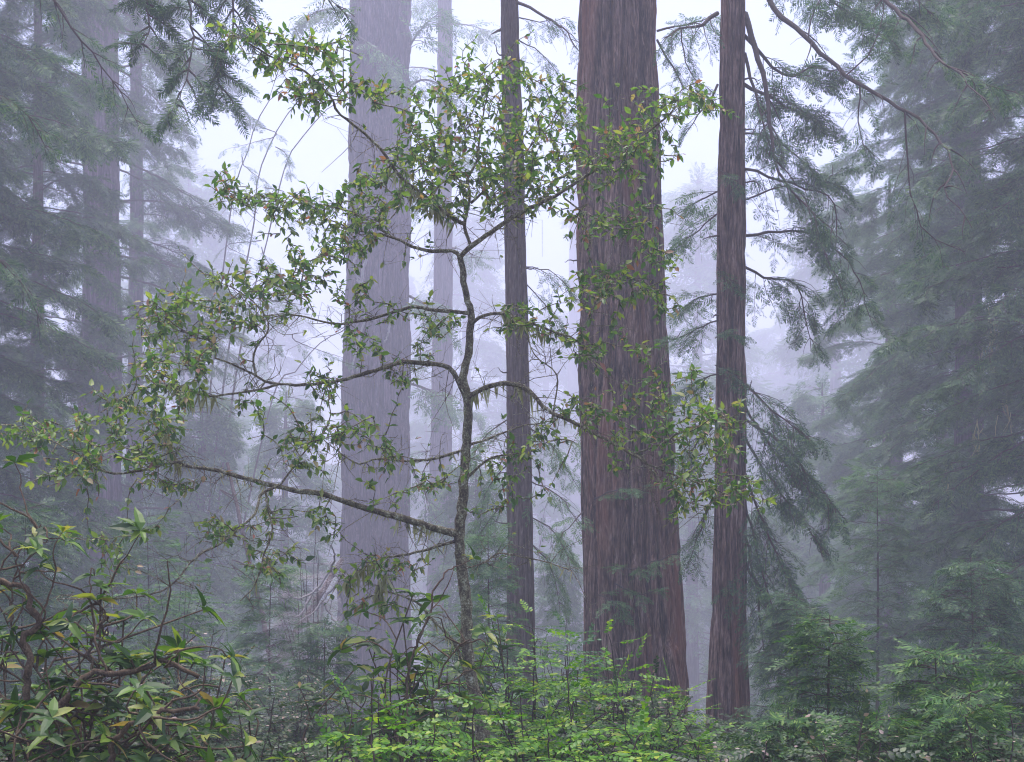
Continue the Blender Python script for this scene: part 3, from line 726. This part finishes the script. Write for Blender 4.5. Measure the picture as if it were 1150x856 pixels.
# leaf clusters: (x, y, depth, spread in px, tips)
cl = []
def K(d, sp, n, *xy):
    for x, y in xy: cl.append((x, y, d, sp, n))
K(8.3, 20, 9, (262, 42), (290, 50), (322, 52), (350, 60), (392, 62), (330, 98), (360, 95), (398, 92), (424, 104), (348, 120), (300, 70))
K(9.1, 24, 11, (485, 105), (520, 95), (555, 85), (590, 90), (620, 108), (640, 140), (600, 140), (560, 130), (515, 135), (470, 150), (500, 165))
K(9.0, 26, 12, (440, 190), (475, 195), (520, 180), (560, 170), (600, 180), (640, 180), (455, 225), (490, 225), (535, 215), (580, 212), (430, 235), (465, 170), (545, 195), (620, 205))
K(8.7, 22, 9, (665, 165), (690, 150), (715, 160), (740, 130), (765, 112), (795, 118), (700, 180), (680, 205), (730, 175))
K(8.9, 18, 9, (252, 210), (275, 222), (300, 225), (330, 222), (355, 240), (385, 228), (400, 255), (415, 205), (335, 250), (380, 262), (410, 280))
K(8.7, 22, 10, (165, 365), (185, 345), (215, 330), (250, 318), (290, 312), (325, 305), (352, 296), (372, 285), (210, 360), (245, 350), (285, 345), (320, 335), (190, 372), (345, 320), (262, 372))
K(8.2, 22, 9, (130, 455), (160, 440), (190, 425), (175, 405), (215, 415), (235, 398), (150, 475), (185, 460), (120, 485), (200, 445))
K(8.0, 20, 8, (40, 483), (70, 492), (95, 478), (80, 515), (115, 510), (150, 505), (60, 530), (100, 535), (20, 485), (190, 490), (165, 520))
K(8.4, 18, 6, (350, 490), (375, 480), (400, 488), (325, 505), (360, 515), (285, 460), (440, 515), (415, 500), (395, 378), (420, 385), (480, 375), (500, 360))
K(8.5, 15, 5, (235, 590), (280, 620), (255, 605), (200, 545), (150, 590), (110, 610), (300, 580), (190, 540), (140, 640), (90, 600), (320, 625), (300, 640))
K(8.4, 20, 8, (680, 250), (705, 248), (730, 258), (665, 318), (690, 312), (710, 330), (650, 340), (740, 290))
K(8.3, 24, 9, (690, 465), (720, 455), (745, 440), (700, 490), (740, 478), (770, 470), (795, 475), (815, 470), (780, 505), (810, 540), (790, 560), (755, 525), (835, 555), (760, 560))
K(8.7, 16, 6, (585, 350), (570, 362), (610, 365), (640, 385), (585, 505), (610, 490), (640, 470), (660, 460), (555, 530), (600, 540), (665, 400), (745, 345), (735, 320), (560, 560))
K(8.6, 14, 5, (400, 645), (425, 640), (395, 680), (440, 690), (460, 640), (380, 590), (350, 575), (430, 545), (470, 555), (500, 540), (370, 440), (350, 420), (450, 430))
K(8.8, 14, 5, (780, 420), (820, 500), (690, 380), (720, 395), (650, 250), (610, 235), (410, 330), (440, 350), (385, 330))
NP = np.vstack(nodes); twigs = MB(); LS = []
tips = []
for x, y, d, sp, n in cl:
    c = P(x, y, d)
    for k in range(int(n * (2.2 if y < 260 and 420 < x < 660 else 1.7))):
        g_ = rng.normal(0, 1, 2)
        tips.append(P(x + g_[0] * sp * .72, y + g_[1] * sp * .6, d + rng.normal(0, .33)))
tips = np.array(tips)
dist = np.array([np.min(np.sum((NP - q) ** 2, 1)) for q in tips]); order = np.argsort(dist)
for a in order:
    q = tips[a]; dd = np.linalg.norm(NP - q, axis=1); j = int(np.argmin(dd + .12 * rng.random(len(dd)))); st = NP[j]; L = dd[j]
    if L < .03: continue
    n = max(4, int(L / .05)); dv = q - st
    mid = st + dv * .5 + np.array([rng.normal(0, .14), rng.normal(0, .14), .06 + rng.normal(0, .12)]) * L
    p = spline([st, mid, q], n); p[1:-1] += rng.normal(0, .006, (n - 2, 3))
    twigs.tube(p, np.linspace(min(.0075, .0035 + .006 * L), .002, n), 4)
    NP = np.vstack([NP, p[1:]])
    t_ = unit(np.gradient(p, axis=0))
    nl = int(min(11, 5 + L / .04))
    for k in range(nl):
        u = 1 - .75 * (k / nl) ** 1.0 * min(1, .35 / L); i = min(n - 1, int(u * (n - 1)))
        ang = k * 2.4 + rng.random(); s1 = unit(np.cross(t_[i], UP + .01)); s2 = np.cross(s1, t_[i])
        out = s1 * math.cos(ang) + s2 * math.sin(ang)
        ax = unit(t_[i] * (.5 if k else 1.) + out * .85 + np.array([0, 0, -.32]) + rng.normal(0, .15, 3))
        LS.append((p[i], ax, UP + out * .5 + rng.normal(0, .45, 3), (.026 + .046 * rng.random() ** 1.3) * (1 if k else 1.1)))
# bare fine twigs along the limbs
for p, r, o in limb_paths:
    for k in range(int(length(p) / .06)):
        i = rng.integers(2, len(p)); L = .1 + .35 * rng.random() ** 2
        v = unit(np.array([rng.normal(0, 1), rng.normal(0, .8), rng.normal(-.05, .8)])); e = p[i] + v * L
        q = spline([p[i], p[i] + v * L * .5 + rng.normal(0, .1, 3) * L, e + [0, 0, -.15 * L]], 7)
        twigs.tube(q, np.linspace(.0035, .0015, 7), 3)
        for s in range(2):
            h = q[rng.integers(2, 6)]; twigs.tube(np.array([h, h + rng.normal(0, .05, 3), h + rng.normal(0, .1, 3)]), [.002, .0015, .001], 3)
        if rng.random() < .22:
            for s in range(3): LS.append((e, unit(v + rng.normal(0, .5, 3)), UP + rng.normal(0, .4, 3), .025 + .035 * rng.random()))
twigs.build('twigs', M['mossy_bark'], tree)
c = MB(); place(c, [LEAF], LS, rng); c.build('crown', M['oak_leaf'], tree, smooth=False)
print('understory leaves', len(LS))
# hanging moss and lichen
strand = (np.array([[0, .05, 0], [.5, .07, .03], [1, 0, 0], [.5, -.05, -.02], [0, -.05, 0]]), np.array([[0, 1, 3], [1, 2, 3], [0, 3, 4]]))
SMS = []
for k, (p, r, o) in enumerate(limb_paths):
    SM = []; SMS.append(SM)
    wgt = 70 if k in (0, 10, 11, 13, 15) else 26 if k in (2, 14, 16, 17) else 10
    for s in range(int(length(p) * wgt)):
        i = rng.integers(0, len(p)); L = .025 + .07 * rng.random() ** 2
        SM.append((p[i] + rng.normal(0, .006, 3) + [0, 0, .5 * r * rng.normal(0, 1)], unit([rng.normal(0, .45), rng.normal(0, .45), -1]), rng.normal(0, 1, 3), L))
    for s in range(int(length(p) * wgt * .6)):
        i = rng.integers(0, len(p)); SM.append((p[i] + [0, 0, r * .5], unit(rng.normal(0, 1, 3)), rng.normal(0, 1, 3), .02 + .02 * rng.random()))
for x, y, n in ((203, 470, 40), (206, 478, 40), (410, 640, 60), (420, 655, 50), (488, 600, 30), (455, 225, 20), (470, 240, 30), (480, 260, 30), (460, 250, 30), (500, 230, 20), (575, 352, 30), (590, 360, 25), (560, 450, 20), (515, 430, 30)):
    j = int(np.argmin([np.min(np.linalg.norm(p - P(x, y, 8.6), axis=1)) for p, r, o in limb_paths])); p = limb_paths[j][0]
    i0 = int(np.argmin(np.linalg.norm(p - P(x, y, 8.6), axis=1)))
    for s in range(n):
        i = int(np.clip(i0 + rng.integers(-3, 4), 0, len(p) - 1))
        SMS[j].append((p[i] + rng.normal(0, .008, 3), unit([rng.normal(0, .25), rng.normal(0, .25), -1]), rng.normal(0, 1, 3), .05 + .12 * rng.random()))
for (p, r, o), SM in zip(limb_paths, SMS):
    if SM:
        ms = MB(); place(ms, [strand], SM, rng); q = ms.build('moss', M['moss'], tree, smooth=False); q.parent = o

# ------------------------------------------------------------------ shrubs
def leafy_shrub(label, px, top, d, wpx, seed, mat, stems=12, spray=.3, dens=1., name='huckleberry_shrub', group='leafy shrubs across the foreground', temps=None, flat=.25, smat='twig_bark', minz=.12):
    rng = np.random.default_rng(seed)
    x = P(px, 0, d)[0]; gz = float(ground_z(x, d)); h = max(.35, P(px, top, d)[2] - gz - .05); w = wpx / F * d / 2
    t = thing(name, label, 'shrub', (x, d, gz), group)
    wood, S = MB(), []
    for k in range(stems):
        a = k * 2.4 + rng.random(); rr = w * math.sqrt((k + .5) / stems); hh = h * (1 - .45 * (rr / w) ** 2) * (.8 + .25 * rng.random())
        if k == 0: hh = h
        e = np.array([x + math.cos(a) * rr, d + math.sin(a) * rr * .8, gz + hh])
        b = np.array([x + math.cos(a) * .12, d + math.sin(a) * .12, gz - .05])
        n = 14; p = spline([b, b + (e - b) * [.3, .3, .55] + rng.normal(0, .05, 3), e], n); p[1:] += rng.normal(0, .008, (n - 1, 3))
        wood.tube(p, np.linspace(.011, .003, n), 4)
        tt = unit(np.gradient(p, axis=0))
        nb = max(4, int(dens * length(p) * 11))
        for j in range(nb):
            u = minz + (1 - minz) * (j + rng.random()) / nb; i = min(n - 1, int(u * (n - 1)))
            az = j * 2.4 + rng.random() * 1.5; L = (.12 + .28 * w) * (1.15 - .7 * u) * (.6 + .7 * rng.random())
            v = unit([math.cos(az), math.sin(az), .15 + rng.normal(0, .15)])
            q = spline([p[i], p[i] + v * L * .5 + [0, 0, .04 * L], p[i] + v * L + [0, 0, -.12 * L]], 5)
            wood.tube(q, np.linspace(.0035, .0015, 5), 3)
            ns = max(2, int(L / .085))
            for s in range(ns):
                f = (s + 1) / ns; pos = q[min(4, int(f * 4))]
                sd = np.cross(v, UP) * (1 if s % 2 else -1) * (0 if s == ns - 1 else .9)
                S.append((pos, unit(v + sd + [0, 0, rng.normal(-.05, .12)]), UP + rng.normal(0, flat, 3), spray * (.65 + .6 * rng.random())))
        S.append((p[-1], unit(tt[-1] * .5 + rng.normal(0, .5, 3)), UP + rng.normal(0, .4, 3), spray * .8))
    wood.build('stems', M[smat], t)
    c = MB(); place(c, temps or LSPRAY, S, rng); c.build('foliage', M[mat], t, smooth=False)
    return t

bright = [
 ('bright yellow-green shrub right behind the foot of the mossy tree', 585, 685, 9.9, 190),
 ('bright green shrub at the foot of the mossy tree on its left', 470, 728, 7.9, 190),
 ('low bright green shrub in front of the mossy tree, on its right', 615, 745, 7.6, 210),
 ('bright green shrub with a tall thin sprig in front of the massive trunk', 672, 705, 9.4, 130),
 ('low bright green shrub at the bottom edge below the mossy tree', 520, 785, 6.4, 200),
 ('bright green shrub at the bottom right of the massive trunk', 755, 790, 8.2, 100),
 ('small bright green shrub at the bottom edge left of the mossy tree', 415, 770, 6.6, 140),
 ('bright green shrub between the massive trunk and the slim dark redwood', 745, 760, 10.5, 90),
 ('low bright green shrub at the bottom edge below the massive trunk', 690, 795, 6.6, 160)]
for k, (lab, px, top, d, w) in enumerate(bright):
    leafy_shrub(lab, px, top, d, w, 100 + k, 'bright_leaf', 12, .26, 1.0)
dark = [
 ('dark small-leaved shrub with pale blossoms in front of the massive trunk base', 720, 752, 8.8, 170),
 ('dark small-leaved shrub with pale specks at the bottom edge left of centre', 290, 775, 7.4, 180),
 ('dark leafy shrub with pink-white specks in the dim hollow at left', 225, 700, 11, 150),
 ('dark leafy shrub behind the twisted brown rhododendron stems', 110, 700, 8.0, 230),
 ('dark leafy shrub in the bottom left corner', 40, 790, 5.6, 220),
 ('dark leafy shrub at the bottom edge beside the bottom left corner', 170, 800, 5.8, 190),
 ('dim shrub with fine leaves in the shade left of the lavender trunk base', 330, 745, 13, 150),
 ('dark leafy shrub at the bottom edge below the slim dark redwood', 850, 825, 7.2, 190),
 ('dark shrub with a dead upright twig at the bottom edge right of centre', 955, 800, 7.0, 180),
 ('dark leafy shrub in the bottom right corner', 1120, 790, 6.6, 190)]
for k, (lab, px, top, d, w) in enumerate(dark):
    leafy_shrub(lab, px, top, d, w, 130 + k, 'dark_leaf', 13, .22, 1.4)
hazy = [
 ('hazy light green shrub behind the lower left limbs of the mossy tree', 195, 590, 22, 150, 'needle_light'),
 ('hazy green shrub deep in the hollow behind the small conifer saplings', 340, 720, 24, 120, 'needle_light'),
 ('hazy green shrub behind the thin grey trunk', 520, 660, 20, 120, 'needle_light'),
 ('hazy green shrub between thin grey trunk and massive trunk', 630, 690, 17, 100, 'needle_light')]
for k, (lab, px, top, d, w, mt) in enumerate(hazy):
    leafy_shrub(lab, px, top, d, w, 150 + k, mt, 14, .4, .5, name='hazy_shrub', group='hazy shrubs behind the mossy tree')
leafy_shrub('pale leafless twiggy bush left of the lavender trunk', 348, 588, 19, 80, 160, 'pale_twig', 16, .3, .7, name='twiggy_bush', group=None, temps=[make_spray(12, .6, .008, .8, .1, 3)], flat=.8)

# ---- rhododendrons: twisted stems, whorls of long leaves
def whorl(S, p, ax, rng, n=8, L=.13):
    ax = unit(ax); s1 = unit(np.cross(ax, [.3, .2, 1])); s2 = np.cross(ax, s1)
    n = max(5, n + rng.integers(-2, 2))
    for k in range(n):
        a = k * 2 * pi / n + rng.normal(0, .3); o = s1 * math.cos(a) + s2 * math.sin(a)
        v = unit(o + ax * (.25 + .5 * rng.random()) + [0, 0, -.15])
        S.append((p, v, ax + .2 * rng.normal(0, 1, 3), L * (.45 + .7 * rng.random())))

def rhododendron(label, px, top, d, wpx, seed, stems, twists=(), nw=3, L=.13):
    rng = np.random.default_rng(seed)
    x = P(px, 0, d)[0]; gz = float(ground_z(x, d)); h = P(px, top, d)[2] - gz; w = wpx / F * d / 2
    t = thing('rhododendron_shrub', label, 'shrub', (x, d, gz), 'rhododendrons in the foreground')
    wood, S = MB(), []
    for pts, dd, r in twists:
        q = PP(pts, dd); n = 30; p = spline(q, n); p += np.cumsum(rng.normal(0, .005, (n, 3)), 0) + rng.normal(0, .003, (n, 3))
        wood.tube(p, np.linspace(r, r * .55, n) * (1 + rng.normal(0, .08, n)), 8)
        for k in range(7):
            i = rng.integers(6, n); e = p[i] + np.array([rng.normal(0, .2), rng.normal(0, .15), .08 + rng.normal(0, .16)])
            g2 = spline([p[i], p[i] * .6 + e * .4 + rng.normal(0, .04, 3), p[i] * .3 + e * .7 + rng.normal(0, .04, 3), e], 12) + rng.normal(0, .003, (12, 3)); wood.tube(g2, np.linspace(.006, .0025, 12), 4)
            if rng.random() < .8: whorl(S, e, e - p[i] + UP * .2, rng, 7, L * .9)
    for k in range(stems):
        a = k * 2.4; rr = w * math.sqrt((k + .5) / stems)
        e = np.array([x + math.cos(a) * rr, d + math.sin(a) * rr * .7, gz + h * (1 - .4 * (rr / w) ** 2) * (.75 + .3 * rng.random())])
        if k == 0: e[2] = gz + h
        b = np.array([x + rng.normal(0, .08), d + rng.normal(0, .08), gz - .05])
        n = 20; p = spline([b, b + (e - b) * .4 + rng.normal(0, .12, 3), b + (e - b) * .7 + rng.normal(0, .12, 3), e], n)
        wood.tube(p, np.linspace(.009, .004, n), 6)
        whorl(S, e, p[-1] - p[-3] + UP * .3, rng, 9, L)
        for j in range(nw):
            i = rng.integers(8, n - 2); f = p[i] + np.array([rng.normal(0, .18), rng.normal(0, .18), .1 + rng.normal(0, .1)])
            g2 = spline([p[i], (p[i] + f) / 2 + rng.normal(0, .03, 3), f], 8); wood.tube(g2, np.linspace(.006, .003, 8), 4)
            whorl(S, f, f - p[i] + UP * .25, rng, 8, L * .95)
    wood.build('stems', M['rhodo_bark'], t)
    c = MB(); place(c, [LONGLEAF], S, rng); c.build('foliage', M['rhodo_leaf'], t, smooth=False)

rhododendron('rhododendron with twisted bare brown stems and long leaves in the bottom left corner', 90, 660, 5.2, 250, 201, 14, (
    ([(40, 830), (60, 798), (77, 780), (102, 752), (123, 749), (158, 745), (182, 743), (215, 760)], 5.0, .016),
    ([(30, 790), (38, 745), (35, 728), (32, 717), (49, 710), (53, 696), (46, 675), (46, 661), (21, 658), (-10, 650)], 5.1, .017),
    ([(110, 880), (123, 847), (140, 819), (165, 805), (182, 798), (220, 800)], 4.9, .014),
    ([(10, 700), (28, 640), (32, 625), (54, 595)], 5.4, .005),
    ([(30, 790), (-5, 770), (20, 690), (-10, 640)], 5.5, .007),
    ([(102, 752), (98, 735), (110, 700), (100, 668)], 5.2, .007)), 10, .125)
rhododendron('leafy rhododendron filling the bottom left corner behind the twisted bare stems', 70, 690, 6.0, 300, 206, 20, (), 6, .11)
rhododendron('tall rhododendron with drooping long leaves just left of the mossy tree', 452, 668, 7.4, 100, 202, 9, (
    ([(450, 860), (455, 800), (462, 740), (478, 700), (480, 668)], 7.2, .010),
    ([(480, 850), (490, 780), (505, 740), (530, 720)], 7.3, .008)), 3, .15)
rhododendron('small rhododendron with long leaves behind the foot of the mossy tree', 545, 695, 9.8, 110, 203, 8, (), 2, .16)
rhododendron('low rhododendron with upright leaf whorls between bottom left corner and centre', 235, 740, 6.2, 150, 204, 9, (), 2, .12)
rhododendron('rhododendron with long pale leaves at the bottom edge left of the lavender trunk', 400, 720, 7.8, 90, 205, 8, (), 3, .13)

# ---- young conifers
def sapling(label, px, top, d, wpx, seed, mat, temps, spray, n=34, group='young conifers', bend=0., sub=5, d0=.08):
    rng = np.random.default_rng(seed)
    x = P(px, 0, d)[0]; gz = float(ground_z(x, d)); tz = P(px, top, d)[2] - .06; h = tz - gz; w = wpx / F * d / 2
    t = thing('conifer_sapling', label, 'young tree', (x, d, gz), group)
    p = spline([[x, d, gz - .1], [x + rng.normal(0, .04), d, gz + h * .5], [x + bend, d, tz]], 24)
    m = MB(); m.tube(p, np.linspace(.012 + .006 * h, .004, 24), 7); m.build('trunk', M['twig_bark'], t)
    wood, S = MB(), []
    auto_boughs(wood, S, p, np.linspace(.02, .004, 24), rng, n, w, w * .22, gz + h * d0, tz - .03, .1, sub, w * .5, .1, .22, .35, spray, 4, r0=.008)
    S.append((p[-2], unit([.3, -.3, 1]), rng.normal(0, 1, 3), spray * .6))
    finish(t, wood, S, rng, mat, temps)

for k, a in enumerate([
    ('upright young conifer with bright tips in front of the dense right-hand conifers', 932, 682, 9.5, 130, 'needle_sapling', NEAR, .24, 26),
    ('leafy young conifer standing near the right edge among low saplings', 1050, 718, 8.6, 150, 'needle_sapling', NEAR, .22, 26),
    ('low bushy young conifer right below the slim dark redwood', 885, 790, 8.2, 130, 'needle_sapling', NEAR, .22, 24),
    ('low young conifer at the bottom edge between two taller saplings', 985, 790, 7.4, 160, 'needle_sapling', NEAR, .2, 24),
    ('young conifer with reddish tips at the bottom right', 1090, 760, 7.0, 160, 'needle_sapling', NEAR, .2, 24),
    ('young conifer cut by the right edge above the bottom corner', 1150, 720, 9.0, 140, 'needle_sapling', NEAR, .22, 24),
    ('hazy conifer sapling with a thin straight stem left of the lavender trunk', 305, 625, 20, 110, 'needle_light', SPRAY, .32, 40),
    ('dim conifer sapling behind the small-leaved shrub at left', 365, 690, 16, 110, 'needle', SPRAY, .26, 34),
    ('hazy conifer sapling low behind the narrow shadowy trunk at left', 165, 570, 26, 140, 'needle_light', SPRAY, .4, 40),
    ('dim bushy conifer sapling behind the rhododendron at the left edge', 30, 560, 17, 150, 'needle', SPRAY, .3, 46),
    ('hazy conifer sapling between the mossy tree and the thin grey trunk', 548, 590, 19, 90, 'needle_light', SPRAY, .3, 36),
    ('hazy bushy conifer sapling in front of the hazy right-hand conifer', 985, 520, 24, 150, 'needle_light', SPRAY, .38, 50),
    ('dark conifer sapling under the dense conifers at the right edge', 1090, 620, 15, 190, 'needle', SPRAY, .28, 54),
    ('dim conifer sapling at the foot of the slim dark redwood, on its right', 895, 660, 15.5, 110, 'needle', SPRAY, .26, 44)]):
    lab, px, top, d, w, mt, tp_, sp, n = a
    sapling(lab, px, top, d, w, 300 + k, mt, tp_, sp, n)

# ---- low ground cover that nobody could count
rng = np.random.default_rng(400)
S = []
for k in range(6500):
    d = 9 + 60 * rng.random() ** 1.6; x = rng.uniform(-.5, .5) * d * 1.0
    z = float(ground_z(x, d)); a = rng.random() * 6.28
    for s in range(2):
        S.append((np.array([x, d, z + .02 + .16 * rng.random()]), unit([math.cos(a + s), math.sin(a + s), .5 * rng.random()]), UP + rng.normal(0, .4, 3), (.14 + .16 * rng.random()) * (1 + d * .03)))
c = MB(); place(c, LSPRAY, S, rng)
tag(c.build('undergrowth', M['cover_leaf'], smooth=False), 'dark low undergrowth covering the forest floor between the trunks', 'undergrowth', kind='stuff')
print('faces', sum(len(m.polygons) for m in bpy.data.meshes))
